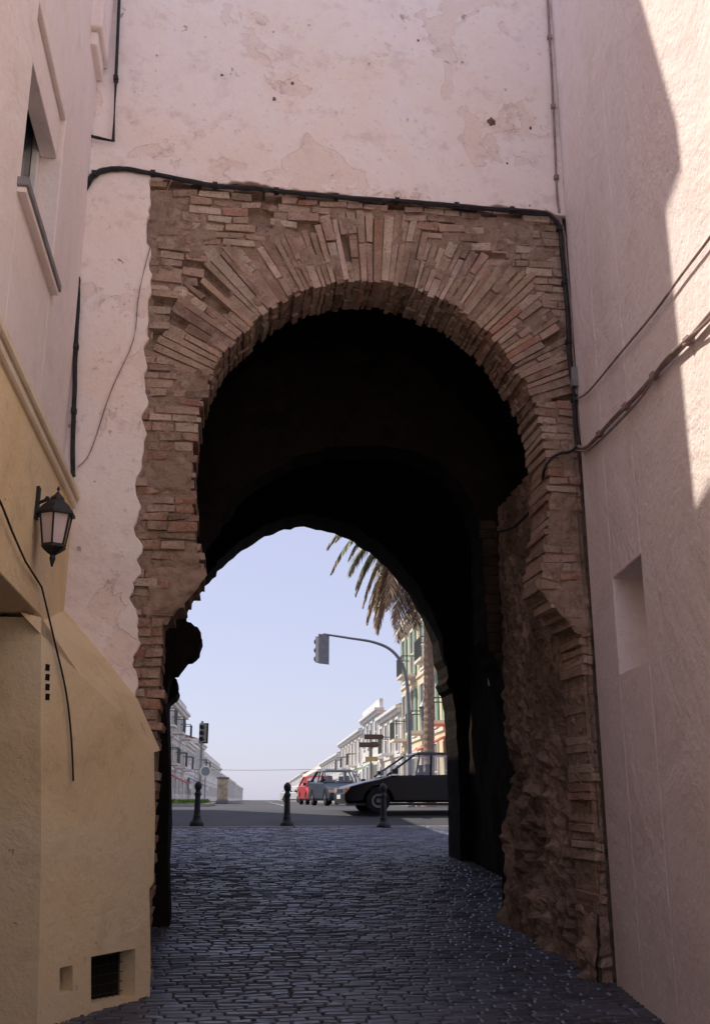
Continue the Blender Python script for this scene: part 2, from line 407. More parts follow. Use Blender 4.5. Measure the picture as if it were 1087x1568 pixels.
# worn mortar bed that smears over the bricks
def mortar_bed():
    st=.02; nx=int((XR+1.25)/st); nz=int(6.9/st); idx={}; mb=MB(); V=[]; Fc=[]
    def vid(i,j):
        if (i,j) in idx: return idx[(i,j)]
        x=-1.25+i*st; z=.2+j*st
        a=noise.fractal(Vector((x*4.1,z*4.1,4)),1,2,4); b=noise.noise(Vector((x*16,z*22,1)))
        y=YF+.036-.036*max(0,min(1,(a-.06)*2.0))-.010*b
        hd=0
        for hx,hz_,ha,hb in holes:
            if abs(x-hx)<ha+.03 and abs(z-hz_)<hb+.03: hd=max(hd,1-max(0,max(abs(x-hx)-ha,abs(z-hz_)-hb))/.03)
        y+=.075*hd
        idx[(i,j)]=len(V); V.append((min(x,XR-.003),y,z)); return idx[(i,j)]
    for i in range(nx):
        x=-1.25+(i+.5)*st
        for j in range(nz):
            z=.2+(j+.5)*st
            if x<LB(z)+.02 or z>ZT(x)-.02: continue
            if z<CZA+BB+.03 and OL(z)-.02<x<OR_(z)+.02: continue
            Fc.append((vid(i,j),vid(i+1,j),vid(i+1,j+1),vid(i,j+1)))
    mb.add(V,Fc); mb.build("mortar_bed",m_mortar,gate,smooth=True,recalc=False)
mortar_bed()
# imposts: worn stone blocks
for nm,x0,x1 in (("impost_w",-.62,-.13),("impost_e",2.74,3.19)):
    im=MB(); n=22
    vs=[];
    for a in range(n+1):
        for b in range(n+1):
            u=a/n; z_=3.0+.48*b/n
            xa=x0 if nm=="impost_w" else OR_(z_)+.0
            xb=OL(z_)+.015 if nm=="impost_w" else x1
            if nm=="impost_e": xa-=.02
            xx=xa+(xb-xa)*u; d=.05*noise.noise(Vector((xx*7,z_*7,1)))+.05*noise.noise(Vector((xx*2.5,z_*2.5,5)))+.03*noise.noise(Vector((xx*17,z_*17,1)))
            ed=min(1,min(u,1-u)*6)*min(1,min(b/n,1-b/n)*4)
            vs.append((xx+.03*noise.noise(Vector((z_*9,xx,2))),YF-.03*ed+d*.8+.018,z_+.03*noise.noise(Vector((xx*8,z_*3,7)))))
    k=n+1
    im.add(vs,[(a*k+b,(a+1)*k+b,(a+1)*k+b+1,a*k+b+1) for a in range(n) for b in range(n)])
    im.build(nm,m_imp,gate,smooth=True)
# plaster skin over the facade (3 cm proud of the brick)
YP=YF-.028
e2=jag([onY(a,b,YP) for a,b in edgepx],.035,3); t2=jag([onY(a,b,YP) for a,b in toppx],.025,3)
poly=[Vector((TL,YP,-.3)),Vector((-.5,YP,-.3))]+list(reversed(e2))+t2[1:]+[Vector((XR+.3,YP,t2[-1].z)),Vector((XR+.3,YP,14.7)),Vector((TL,YP,14.7))]
pm=MB(); pm.prism(poly,(0,.06,0)); pm.build("facade_plaster",m_pl,gate,bevel=.008)
# putlog hole and dents in the plaster
ph=MB()
for (a,b,s_) in ((752,187,.045),(448,128,.018),(420,152,.022),(340,115,.016),(640,62,.014),(812,196,.018),(776,250,.013)):
    p=onY(a,b,YP-.004); n=12
    pts=[(p.x+s_*math.cos(2*math.pi*i/n)*U(.6,1.1),YP-.003,p.z+s_*1.35*math.sin(2*math.pi*i/n)*U(.6,1.1)) for i in range(n)]
    ph.add(pts,[tuple(range(n))])
ph.build("plaster_holes",M("exposed_rubble_core",(.20,.13,.10),.95,.05,var=.4,sc_=30),gate)
# tower body
tb=MB()
tb.box(TL,XR+.6,YF+.032,YF+.5,9.0,14.7); tb.box(TL,-2.2,YF+.032,YF+.5,-.3,9.0)
tb.box(TL-.32,TRX,YF-.25,16.6,14.7,15.05)           # unseen string course, placed to notch the shadow on the right wall
tb.box(TL+.28,TRX,YF+.02,16.4,15.05,TH_)
tb.box(4.4,TRX,YF+.05,16.3,-.3,14.7)
tb.box(TL,-1.6,YF+.5,16.3,-.3,14.7); tb.box(-1.6,4.4,YF+.55,16.3,7.9,14.7)
tb.build("tower_body",m_pl,gate)
# passage interior
def section(y0,y1,xl,xr,zs,rise,amp,name,mat,step=.09,seed=0):
    prof=[]
    n=int((zs+.2)/step)
    for i in range(n): prof.append((xr,-.2+(zs+.2)*i/n,(-1,0)))
    c=(xl+xr)/2; a=(xr-xl)/2; m=int(math.pi*a/step/1.5)
    for i in range(m+1):
        q=math.pi*i/m; prof.append((c+a*math.cos(q),zs+rise*math.sin(q),(-math.cos(q),-math.sin(q))))
    for i in range(n,-1,-1): prof.append((xl,-.2+(zs+.2)*i/n-.0,(1,0)))
    ny=max(2,int((y1-y0)/step)); vs=[]
    for j in range(ny+1):
        y=y0+(y1-y0)*j/ny
        for (x,z,nn) in prof:
            d=amp*noise.fractal(Vector((x*1.3+seed,y*1.3,z*1.3)),1.0,2.0,4)
            vs.append((x+nn[0]*d,y,z+nn[1]*d))
    k=len(prof); mb=MB(); mb.add(vs,[(j*k+i,j*k+i+1,(j+1)*k+i+1,(j+1)*k+i) for j in range(ny) for i in range(k-1)])
    return mb.build(name,mat,gate,smooth=True,recalc=False)
section(YF+.5,10.95,-.62,3.3,4.6,2.4,.06,"vault_front",m_vdark)
section(11.35,15.55,-1.0,3.85,4.4,2.6,.06,"vault_rear",m_vdark)
# rubble jamb on the right with projecting stones
rb=MB(); y0,y1,z0,z1=YF+.0,10.95,0.0,4.9; ny,nz=76,140; vs=[]
for j in range(ny+1):
    for i in range(nz+1):
        y=y0+(y1-y0)*j/ny; z=z0+(z1-z0)*i/nz
        low=max(0,min(1,(2.9-z)/1.2))
        d1,_=noise.voronoi(Vector((1.0,y*4.6+.3*noise.noise(Vector((y*5,z*5,0))),z*6.0)))
        st=max(0,.40-d1[0])*.30
        d=st*(.35+.65*low)+.08*noise.fractal(Vector((2,y*1.4,z*1.4)),1,2,5)*(0.3+low)+.04*noise.noise(Vector((y*9,z*9,3)))+.02*noise.noise(Vector((y*22,z*22,3)))
        if y<YF+.2: d*=max(.3,(y-YF)/.2)
        base=3.15-.12*max(0,1-(z)/1.1)
        vs.append((base-d,y,z))
rb.add(vs,[(j*(nz+1)+i,j*(nz+1)+i+1,(j+1)*(nz+1)+i+1,(j+1)*(nz+1)+i) for j in range(ny) for i in range(nz)])
rb.build("rubble_jamb",m_rub,gate,smooth=False,recalc=False)
# middle arch
YM=10.9
mid=[(262,1430),(256,1100),(262,1030),(287,1008),(306,990),(303,960),(287,952),(288,905),(305,850),(340,790),(390,735),(450,700),(520,683),(580,680),(640,692),(690,722),(722,765),(733,800),(738,850),(742,930),(746,990),(762,1022),(786,1085),(790,1430)]
mp=[onY(a,b,YM) for a,b in mid]; mp[0].z=-.2; mp[-1].z=-.2
mpj=jag(mp,.03,2)
ma=MB(); slab(ma,YM,.5,[(p.x,p.z) for p in mpj],-2,5,7.8,zb=-.2); ma.build("middle_arch",m_vdark,gate)
mb_=MB()
for s_ in range(34):
    z=1.0+s_*.11; 
    xr=interp(mp[16:],z,2,0) if z<mp[16].z else None
    if xr is None: continue
    x=xr-U(-.02,.02)
    while x<3.12:
        L=U(.16,.28); e=min(x+L,3.14); ya=YM-.03+U(0,.02)
        mb_.hexa([(x+.003,ya,z+.003),(e-.003,ya,z+.003),(e-.003,YM+.05,z+.003),(x+.003,YM+.05,z+.003),(x+.003,ya,z+.107),(e-.003,ya,z+.107),(e-.003,YM+.05,z+.107),(x+.003,YM+.05,z+.107)],0); x=e
m_bd=earth("shade_dark_brick",(.05,.036,.027),(.11,.08,.058),(.04,.028,.022),6,.05)  # brick colour darkened to stand in for the shade inside the passage
mb_.build("middle_arch_pier_bricks",m_bd,gate,bevel=.012)
# rear arch
YB=15.5
rear=[(250,1400),(257,1330),(257,1080),(262,1072),(273,1060),(271,1040),(262,1034),(262,960),(285,925),(313,882),(333,858),(365,831),(400,808),(432,794),(465,787),(500,793),(540,806),(575,827),(610,860),(640,895),(663,940),(678,990),(686,1030),(683,1045),(692,1060),(699,1110),(702,1200),(704,1290),(708,1340)]
rp=[onY(a,b,YB) for a,b in rear]; rp[0].z=0; rp[-1].z=0
rpj=jag(rp,.025,2)
ra=MB(); slab(ra,YB,.8,[(p.x,p.z) for p in rpj],-2,5.5,8.5,zb=-.2); ra.build("rear_arch",m_vdark,gate)
sg=MB(); p=onY(751,1033,13.6)
sg.box(p.x-.06,p.x+.06,13.5,13.54,p.z-.16,p.z+.16); sg.box(p.x-.04,p.x+.04,13.545,13.6,p.z-.03,p.z+.03)
sg.box(p.x-.02,3.95,13.6,13.63,p.z-.015,p.z+.015); sg.build("wall_plaque",m_white)
# ---------------------------------------------------------------- left townhouse
lh=empty("pink_townhouse"); a=MB(); YE=-1.5
XU,XL=-1.38,-1.28; RH=9.5; Z4=4.05
wy0,wy1,wz0,wz1=5.75,7.0,5.38,6.8
a.box(XU-.35,XU,wy1,8.27,Z4,RH); a.box(XU-.35,XU,YE,wy0,Z4,RH); a.box(XU-.35,XU,wy0,wy1,Z4,wz0); a.box(XU-.35,XU,wy0,wy1,wz1,RH)
a.box(-6,XU-.352,YE,8.3,Z4,RH-.01)
a.box(XU-.5,XU+.12,YE,8.25,RH-.2,RH+.04)
a.build("upper_walls",m_pll,lh,bevel=.006)
a=MB()
a.box(XU-.3,XU-.22,wy0,wy1,wz0,wz1,1)
for yy_ in (wy0+.02,(wy0+wy1)/2-.03,wy1-.08): a.box(XU-.219,XU-.17,yy_,yy_+.06,wz0+.02,wz1-.02,0)
a.box(XU-.219,XU-.172,wy0+.081,wy1-.081,wz0+.02,wz0+.08,0)
a.box(XU-.165,XU-.04,wy0+.01,wy1-.01,wz1-.36,wz1-.01,2)   # roller shutter box
a.box(XU-.2,XU+.07,wy0-.08,wy1+.07,wz0-.06,wz0-.002,3); a.box(XU-.02,XU+.055,wy0-.06,wy1+.05,wz0-.10,wz0-.062,2)
a.build("window",[m_white,m_glass,m_pll,m_grey],lh,bevel=.004)
a=MB()
a.box(XL-.6,XL,YE,3.6,-.4,Z4); a.box(XL-.6,XL,3.6,7.36,2.86,Z4); a.box(XL-.6,XL,7.36,8.268,2.2,Z4)
a.box(-6,XL-.602,YE,8.3,-.4,Z4-.02)
a.build("lower_walls",m_cream,lh,bevel=.006)
a=MB(); # moulding bands
for i,(dx,za,zb) in enumerate(((.03,-.10,-.03),(.055,-.03,.04),(.03,.04,.08),(.015,.08,.12))):
    a.box(XL-.3,XL+dx,YE,8.262-.002*i,Z4+za+.0008*i,Z4+zb)
a.build("string_moulding",plaster("pale_cream_render",(.90,.78,.60),(.86,.72,.54),(.56,.42,.30),.1,.5),lh,bevel=.012)
a=MB()
a.box(XU-.1,XU+.10,7.70,8.26,8.35,RH-.22); a.box(XU-.1,XU+.06,7.76,8.255,8.2,8.348); a.build("corner_corbel",m_pll,lh,bevel=.02,seg=2)
# splayed buttress with vents
A=Vector((-1.11,7.32,0)); B=Vector((-.435,8.25,0)); dd=(B-A); dd.z=0; dd.normalize(); nn=Vector((dd.y,-dd.x,0))
bu=empty("splayed_buttress")
def sp(px,py): return hit(px,py,B,nn)
ptsL=[sp(62,1568),sp(64,1300),sp(63,1100),sp(64,945)]; ptsL[0].z=-.1
TLp=sp(32,938); TMp=sp(122,1032); TM2=sp(180,1086); TRp=sp(236,1152); RR=[sp(238,1250),sp(236,1350),sp(229,1362),sp(231,1480),sp(230,1568)]
RR[-1].z=-.1
v1=[sp(92,1482),sp(112,1478),sp(112,1518),sp(92,1523)]; v2=[sp(140,1465),sp(208,1452),sp(207,1526),sp(140,1538)]
me=bpy.data.meshes.new("buttress_face"); bm=bmesh.new()
outer=[ptsL[0],ptsL[1],ptsL[2],ptsL[3],TLp,TMp,TM2,TRp]+RR
def loop(pts):
    vs=[bm.verts.new(p) for p in pts]; return [bm.edges.new((vs[i],vs[(i+1)%len(vs)])) for i in range(len(vs))],vs
e0,_=loop(outer); e1,h1=loop(v1); e2_,h2=loop(v2)
bmesh.ops.triangle_fill(bm,use_beauty=True,use_dissolve=False,edges=e0+e1+e2_,normal=nn)
for hv in (h1,h2):
    bk_=[bm.verts.new(v.co-nn*.16) for v in hv]
    for i in range(4): bm.faces.new((hv[i],hv[(i+1)%4],bk_[(i+1)%4],bk_[i]))
ct=[TLp,TMp,TM2,TRp]; bb_=[Vector((-1.27,8.27,TLp.z+.25)),Vector((-.9,8.27,TMp.z+.2)),Vector((-.65,8.27,TM2.z+.12)),Vector((-.45,8.27,TRp.z+.02))]
cv=[bm.verts.new(p) for p in ct]; bv=[bm.verts.new(p) for p in bb_]
for i in range(3): bm.faces.new((cv[i],cv[i+1],bv[i+1],bv[i]))
r0=[TRp]+RR; rv=[bm.verts.new(p) for p in r0]; rw=[bm.verts.new(Vector((p.x-.02,8.6,p.z))) for p in r0]
for i in range(len(r0)-1): bm.faces.new((rv[i],rv[i+1],rw[i+1],rw[i]))
l0=[ptsL[0],ptsL[1],ptsL[2],ptsL[3]]; lv=[bm.verts.new(p) for p in l0]; lw=[bm.verts.new(Vector((-1.85,p.y+.05,p.z))) for p in l0]
for i in range(3): bm.faces.new((lv[i],lv[i+1],lw[i+1],lw[i]))
bmesh.ops.recalc_face_normals(bm,faces=bm.faces)
bm.to_mesh(me); bm.free(); me.materials.append(m_cream); o=bpy.data.objects.new("rendered_face",me); sc.collection.objects.link(o); o.parent=bu
a=MB()
for hv in (v1,v2):
    q=[v-nn*.155 for v in hv]; a.prism(q,tuple(-nn*.02),0)
L0=v2; 
for i in range(7):
    t=(i+.5)/7; p0=L0[0].lerp(L0[1],t)-nn*.12; p1=L0[3].lerp(L0[2],t)-nn*.12; a.tube([p0,p1],.003,5,1)
for i in range(5):
    t=(i+.5)/5; p0=L0[0].lerp(L0[3],t)-nn*.12; p1=L0[1].lerp(L0[2],t)-nn*.12; a.tube([p0,p1],.003,5,1)
a.build("vent_grilles",[m_dark,m_iron],bu)
a=MB(); a.box(-1.9,-1.84,3.6,7.5,0,2.9); 
for i in range(9): a.box(-1.838,-1.82,3.7+i*.4,4.06+i*.4,.1,2.8)
a.build("doorway_door",M("brown_door",(.10,.055,.03),.6),lh)
# ---------------------------------------------------------------- right white house
rh=empty("whitewashed_house"); O=Vector((XR,YF-.03,0)); ang=math.radians(8); rd=Vector((-math.sin(ang),-math.cos(ang),0)); rn=Vector((-math.cos(ang),math.sin(ang),0))
def rw_(px,py,off=0): return hit(px,py,O+rn*off,rn)
def uu(p): return (p-O).dot(rd)
wa,wb=uu(rw_(938,900)),uu(rw_(984,900)); zt=(rw_(938,880).z+rw_(972,862).z)/2; zb_=rw_(948,1032).z
RL_=10.5; RT=10.0
a=MB(); fb=lambda *k_:a.fbox(O,rd,rn,*k_)
fb(-.0,wa,-.4,0,-.4,RT); fb(wb,RL_,-.4,0,-.4,RT); fb(wa,wb,-.4,0,-.4,zb_); fb(wa,wb,-.4,0,zt,RT); fb(wa,wb,-.4,-.26,zb_,zt)
fb(0,RL_,-6,-.402,-.4,RT-.1)
a.build("walls",m_plr,rh,bevel=.012,seg=2)
a=MB(); a.fbox(O,rd,rn,wa+.16,wb-.03,-.259,-.25,zb_+.45,zt-.02,0); a.build("slot_window",m_dark,rh)
# ---------------------------------------------------------------- unseen low houses behind the viewpoint, added to bounce sunlight at the facade
bh=MB(); bh.box(-16,16,-27,-22,-1,6); 
for i in range(7):
    bh.box(-13+i*4,-11.9+i*4,-21.998,-21.95,.0,2.1,1); bh.box(-13+i*4,-11.9+i*4,-21.998,-21.95,3.4,4.9,1)
bh.build("bounce_row_house",[m_white,m_glass])
# ---------------------------------------------------------------- cables
def cable(name,pts,r,mat,clips=None,n=None):
    mb=MB(); mb.tube(pts,r,7)
    if clips:
        L=0
        for p,q in zip(pts,pts[1:]):
            L+=(Vector(q)-Vector(p)).length
            if L>clips:
                L=0; q=Vector(q); mb.box(q.x-.022,q.x+.022,q.y-r-.008,q.y+r+.02,q.z-.022,q.z+.022)
    return mb.build(name,mat,smooth=False)
def sm(pts,k=4,wob=0):
    pts=[Vector(p) for p in pts]; out=[]
    P=[pts[0]]+pts+[pts[-1]]
    for i in range(1,len(P)-2):
        for j in range(k):
            t=j/k; a,b,c,d=P[i-1],P[i],P[i+1],P[i+2]
            q=.5*((2*b)+(c-a)*t+(2*a-5*b+4*c-d)*t*t+(3*b-a-3*c+d)*t**3)
            if wob: q=q+Vector((U(-wob,wob),0,U(-wob,wob)))
            out.append(q)
    out.append(pts[-1]); return out
YC=YP-.03
main=[(113,730),(112,690),(116,560),(120,450),(118,380),(122,310),(130,285),(145,266),(165,259),(190,258),(215,262),(260,271),(330,284),(390,288),(440,294),(540,303),(630,309),(720,317),(800,323),(835,327),(850,338),(857,355),(860,390),(868,480),(872,560),(878,600),(880,650),(886,682)]
cable("power_cable",sm([onY(a,b,YC) for a,b in main],4,.003),.020,m_cable,.55)
cable("power_cable",sm([onY(a+3,b+3,YC+.005) for a,b in main[5:20]],4,.006),.013,m_cable)
cable("phone_cable",sm([onY(a+6,b,YC+.01) for a,b in main[19:]],3,.004),.010,m_cabw)
p1=[onY(886,682,YC),onY(872,692,YC-.01),onY(858,694,YF-.03),onY(843,703,YF-.03),onY(832,722,YF+.05)]
p2=[onY(826,760,8.9),onY(800,795,9.6),onY(775,812,10.2),onY(735,816,10.8)]
cable("passage_cable",sm(p1+p2,4),.014,m_cable)
cable("drain_pipe",[onY(a,b,YP-.05) for a,b in ((186,-60),(183,0),(178,120),(174,216),(150,211),(122,204),(122,175))],.016,m_iron,1.2)
cable("corner_cable",sm([onY(a,b,YP-.02) for a,b in ((836,-60),(838,0),(843,90),(848,200),(853,300),(856,325))],3,.003),.012,m_cabw,.8)
cable("thin_wire",sm([onY(a,b,YP-.02) for a,b in ((265,272),(250,310),(215,440),(205,520),(170,600),(140,690),(120,715))],4),.005,m_cabw)
cable("wall_cable",sm([rw_(a,b,.03) for a,b in ((886,684),(900,683),(940,640),(975,605),(1010,565),(1045,530),(1080,490),(1140,420))],4),.018,m_cabw,.7)
cable("wall_cable",sm([rw_(a,b,.05) for a,b in ((886,690),(902,688),(945,648),(985,603),(1012,558),(1050,520),(1080,495),(1140,425))],4),.010,m_cabw)
cable("wall_cable",sm([rw_(a,b,.03) for a,b in ((882,610),(900,600),(950,540),(1000,480),(1040,425),(1080,372),(1140,290))],4),.009,m_cabw)
cable("hanging_cable",sm([onX(a,b,XL+.03) for a,b in ((-20,730),(2,770),(20,815),(40,860))],4)+sm([sp(a,b)+nn*.03 for a,b in ((60,900),(80,985),(97,1060),(105,1130),(108,1196))],4),.007,m_cable)
jb=MB(); p=onY(880,580,YC); jb.box(p.x-.045,p.x+.045,YP-.08,YP-.002,p.z-.09,p.z+.09); jb.box(p.x-.05,p.x+.05,YP-.09,YP-.081,p.z-.095,p.z+.095)
jb.tube([(p.x,YP-.04,p.z-.09),(p.x,YP-.04,p.z-.16)],.012,6); jb.build("junction_box",m_grey,bevel=.006)
# ---------------------------------------------------------------- wall lantern
wl=empty("wall_lantern"); a=MB(); ly=6.7; q=onY(88,775,ly); lx=q.x; top=onY(88,745,ly).z; bo=onY(88,868,ly).z; H=top-bo
zz=lambda t:top-H*t
wx=XL
a.box(wx,wx+.02,ly-.035,ly+.035,zz(.42),zz(.02))
a.tube(sm([(wx+.01,ly,zz(.22)),(wx+.08,ly,zz(.16)),(lx-.08,ly,zz(.15)),(lx-.02,ly,zz(.20))],4),.012,7)
a.tube(sm([(wx+.01,ly,zz(.38)),(wx+.06,ly,zz(.36)),(wx+.12,ly,zz(.25)),(wx+.13,ly,zz(.16))],4),.009,7)
a.lathe((lx,ly,0),[(.004,zz(0)),(.012,zz(.03)),(.005,zz(.06)),(.02,zz(.10)),(.05,zz(.15)),(.05,zz(.18)),(.095,zz(.25)),(.135,zz(.34)),(.135,zz(.37)),(.05,zz(.372))],6)
R6=lambda r,t,j:(lx+r*math.cos(2*math.pi*(j+.5)/6),ly+r*math.sin(2*math.pi*(j+.5)/6),zz(t))
for j in range(6): a.tube([R6(.112,.36,j),R6(.078,.74,j)],.007,5)
a.lathe((lx,ly,0),[(.07,zz(.72)),(.085,zz(.74)),(.085,zz(.77)),(.05,zz(.82)),(.018,zz(.86)),(.022,zz(.90)),(.006,zz(1.0))],6)
a.build("iron_frame",m_iron,wl)
a=MB(); a.lathe((lx,ly,0),[(.105,zz(.37)),(.073,zz(.735))],6); a.build("glass_panes",m_lampg,wl)
a=MB()
for i in range(4):
    p=sp(73,1022+i*15); a.fbox(p,dd,nn,-.018,.018,-.01,.006,p.z-.022,p.z+.022)
a.build("air_brick",m_dark)
# ---------------------------------------------------------------- bollards
def bollard(px):
    r=ray(px,1225); k_=r.x/r.y; Y=22.6/(.991+.133*k_); X=Y*k_; z=gz(Y)+.03
    a=MB(); a.lathe((X,Y,z),[(.15,-.05),(.15,.03),(.13,.07),(.10,.10),(.085,.14),(.085,.18),(.07,.22),(.06,.60),(.075,.62),(.075,.66),(.055,.68),(.05,.72),(.075,.76),(.085,.81),(.07,.86),(.03,.90),(.01,.91)],14)
    a.build("bollard",m_iron,smooth=False)
for px in (303,440,587): bollard(px)
# ---------------------------------------------------------------- cars
def car(name,X,Y,head,paint,L=4.2,estate=True,H=1.42):
    e=empty(name,(X,Y,gz(Y))); e.rotation_euler=(0,0,head)
    hl=L/2; fx,rx=hl-.82,-hl+.80; W=.83
    def arc(cx): return [(cx-.35*math.cos(q),.26+.35*math.sin(q)) for q in [math.pi*i/10 for i in range(11)]]
    prof=[(hl-.06,.22),(hl,.34),(hl,.46),(hl-.05,.56),(hl-.16,.64),(hl-.5,.73),(hl-.85,.80),(hl-1.16,.89),(-hl+.15,.95),(-hl+.02,.86),(-hl,.45),(-hl+.06,.24)]
    bottom=[(x,z) for x,z in arc(rx)]+[(x,z) for x,z in arc(fx)]
    pts=prof+[(x,max(z,.22)) for x,z in bottom]
    a=MB(); a.prism([(x,-W,z) for x,z in pts],(0,2*W,0)); a.build("body",paint,e,bevel=.06,seg=3,smooth=False)
    rt=-hl+.32 if estate else -hl+.75
    fb_,ft=hl-1.05,hl-1.80
    zb0,zt0=.91,H-.04
    a=MB(); a.hexa([(fb_,-.76,zb0),(fb_,.76,zb0),(-hl+.12,.76,zb0),(-hl+.12,-.76,zb0),(ft,-.60,zt0),(ft,.60,zt0),(rt,.60,zt0),(rt,-.60,zt0)])
    a.build("glazing",m_clear,e)
    a=MB(); a.hexa([(ft+.04,-.63,zt0-.01),(ft+.04,.63,zt0-.01),(rt-.04,.63,zt0-.01),(rt-.04,-.63,zt0-.01),(ft-.12,-.52,H+.025),(ft-.12,.52,H+.025),(rt+.10,.52,H+.01),(rt+.10,-.52,H+.01)])
    for s_ in (-1,1):
        P=lambda x,z:(x,s_*(.765-(z-zb0)/(zt0-zb0)*.155),z)
        a.tube([P(fb_,zb0-.02),P(ft,zt0)],.030,6); a.tube([P(-hl+.13,zb0-.02),P(rt,zt0)],.06,6)
        a.tube([P(.05,zb0-.02),P(-.02,zt0)],.032,6); a.tube([P(rt+.5+.35,zb0-.02),P(rt+.55,zt0)],.035,6)
    a.build("roof_and_pillars",paint,e,bevel=.012)
    a=MB()
    for cx in (fx,rx):
        for s_ in (-1,1):
            c=(cx,s_*(W-.09),.30); pr=[(.10,-.09),(.28,-.09),(.30,-.05),(.30,.05),(.28,.085),(.20,.09)]
            a.lathe(c,[(r_,h*s_) for r_,h in pr],20,0,'y'); a.lathe(c,[(r_,h*s_) for r_,h in [(.17,.06),(.165,.095),(.06,.085),(.05,.10),(.01,.10)]],14,1,'y')
    a.build("wheels",[m_rub2,m_alu],e)
    a=MB()
    for s_ in (-1,1):
        y_=s_*.60; a.box(hl-.14,hl-.02,y_-.16,y_+.16,.49,.60,0); ya=s_*.79; a.box(hl-.14,hl-.015,ya-.03,ya+.03,.49,.585,1)
        a.box(-hl-.012,-hl+.06,s_*.68-.12,s_*.68+.12,.62,.84,2); a.box(fb_-.25,fb_-.10,s_*.84-.06,s_*.84+.10,.93,1.04,3)
    a.box(hl-.08,hl-.01,-.40,.40,.49,.58,3); a.box(hl,hl+.012,-.26,.26,.34,.44,4); a.box(-hl-.02,-hl,-.26,.26,.52,.62,4)
    a.box(-hl-.03,-hl+.05,-W+.02,W-.02,.40,.46,3)
    a.box(-hl+.3,hl-.3,-W+.06,W-.06,.19,.25,3)
    a.build("lights_and_trim",[m_lens,m_amber,m_tail,m_iron,m_white],e,bevel=.008)
    a=MB()
    for x_ in (.25,-.75):
        for s_ in (-1,1):
            a.box(x_-.30,x_-.15,s_*.36-.22,s_*.36+.22,.5,1.0); a.box(x_-.28,x_-.20,s_*.36-.10,s_*.36+.10,1.0,1.18)
    a.tube([(fb_-.45,-.55,.98),(fb_-.45,-.2,.98)],.02,6)
    a.build("seats",m_seat,e,bevel=.03)
car("dark_estate_car",5.22,25.6,math.pi+.05,m_darkb,4.4,True,1.44)
car("slate_parked_car",4.95,42,-math.pi/2+.12,m_gcar,4.0,False,1.40)
car("red_parked_car",5.15,52,-math.pi/2+.05,m_red,3.9,False,1.40)
car("white_parked_car",7.6,95,-math.pi/2+.5,m_wcar,4.0,False,1.4)
# ---------------------------------------------------------------- palm
pt=empty("palm_tree"); px_,py_=7.15,34.5; zc_=11.3
a=MB(); pts=[];rs=[]
for i in range(90):
    t=i/89; pts.append((px_+.12*math.sin(t*2),py_,1.3+(zc_-1.3)*t)); rs.append(.19-.05*t+(.018 if i%2 else 0)+(.10*max(0,(t-.93)/.07))+.08*max(0,1-t*14))
a.tube(pts,rs,12); 
for i in range(160):
    t=U(.82,.99); q=U(0,6.28); r_=.16+.12*max(0,(t-.9)/.1); p0=Vector((px_+.1,py_,1.3+(zc_-1.3)*t))+Vector((math.cos(q),math.sin(q),0))*r_*.8
    a.tube([p0,p0+Vector((math.cos(q)*.12,math.sin(q)*.12,U(.05,.2)))],[.03,.012],4)
a.build("trunk",m_trunk,pt)
a=MB(); C=Vector((px_+.12,py_,zc_))
for i in range(125):
    az=U(0,6.283); el=math.radians(random.choice([U(-60,-10),U(-35,25),U(15,80)])); Lf=U(3.5,4.9); dry=el<math.radians(-8)
    d=Vector((math.cos(az)*math.cos(el),math.sin(az)*math.cos(el),math.sin(el))); side0=Vector((-math.sin(az),math.cos(az),0))
    p=C.copy(); pts=[p.copy()]; n=18; dirs=[]
    for j in range(n):
        d=(d+Vector((0,0,-.075-.045*j/n*2))).normalized(); dirs.append(d.copy()); p=p+d*(Lf/n); pts.append(p.copy())
    rc=(.50,.36,.26) if dry else (.22,.22,.10)
    a.tube(pts,[.035*(1-j/(n+1)) +.004 for j in range(n+1)],4,0,rc)
    for j in range(2,n):
        for sub in range(3):
            t=(j+sub/3)/n; b=pts[j].lerp(pts[min(j+1,n)],sub/3); dr=dirs[min(j,n-1)]
            for s_ in (-1,1):
                ll=.66*math.sin(math.pi*min(1,(t*.9+.1)))**.6*U(.8,1.1)+.08
                ld=(dr*.75+side0*s_*.75+Vector((0,0,U(-.75,-.15)))).normalized()
                wv=ld.cross(Vector((U(-.4,.4),U(-.4,.4),1))).normalized()*.026
                cbase=random.choice([(.52,.36,.28),(.42,.31,.22),(.28,.22,.14)]) if dry else random.choice([(.15,.17,.08),(.22,.21,.12),(.11,.13,.07),(.34,.27,.18)])
                s__=U(.7,1.25); c=tuple(v*s__ for v in cbase)
                m_=b+ld*ll*.5+Vector((0,0,-.02)); t_=b+ld*ll+Vector((0,0,-.10*ll))
                a.add([b-wv*.6,b+wv*.6,m_+wv,m_-wv,t_],[(0,1,2,3),(3,2,4)],0,c)
a.build("fronds",m_leaf,pt,recalc=False)
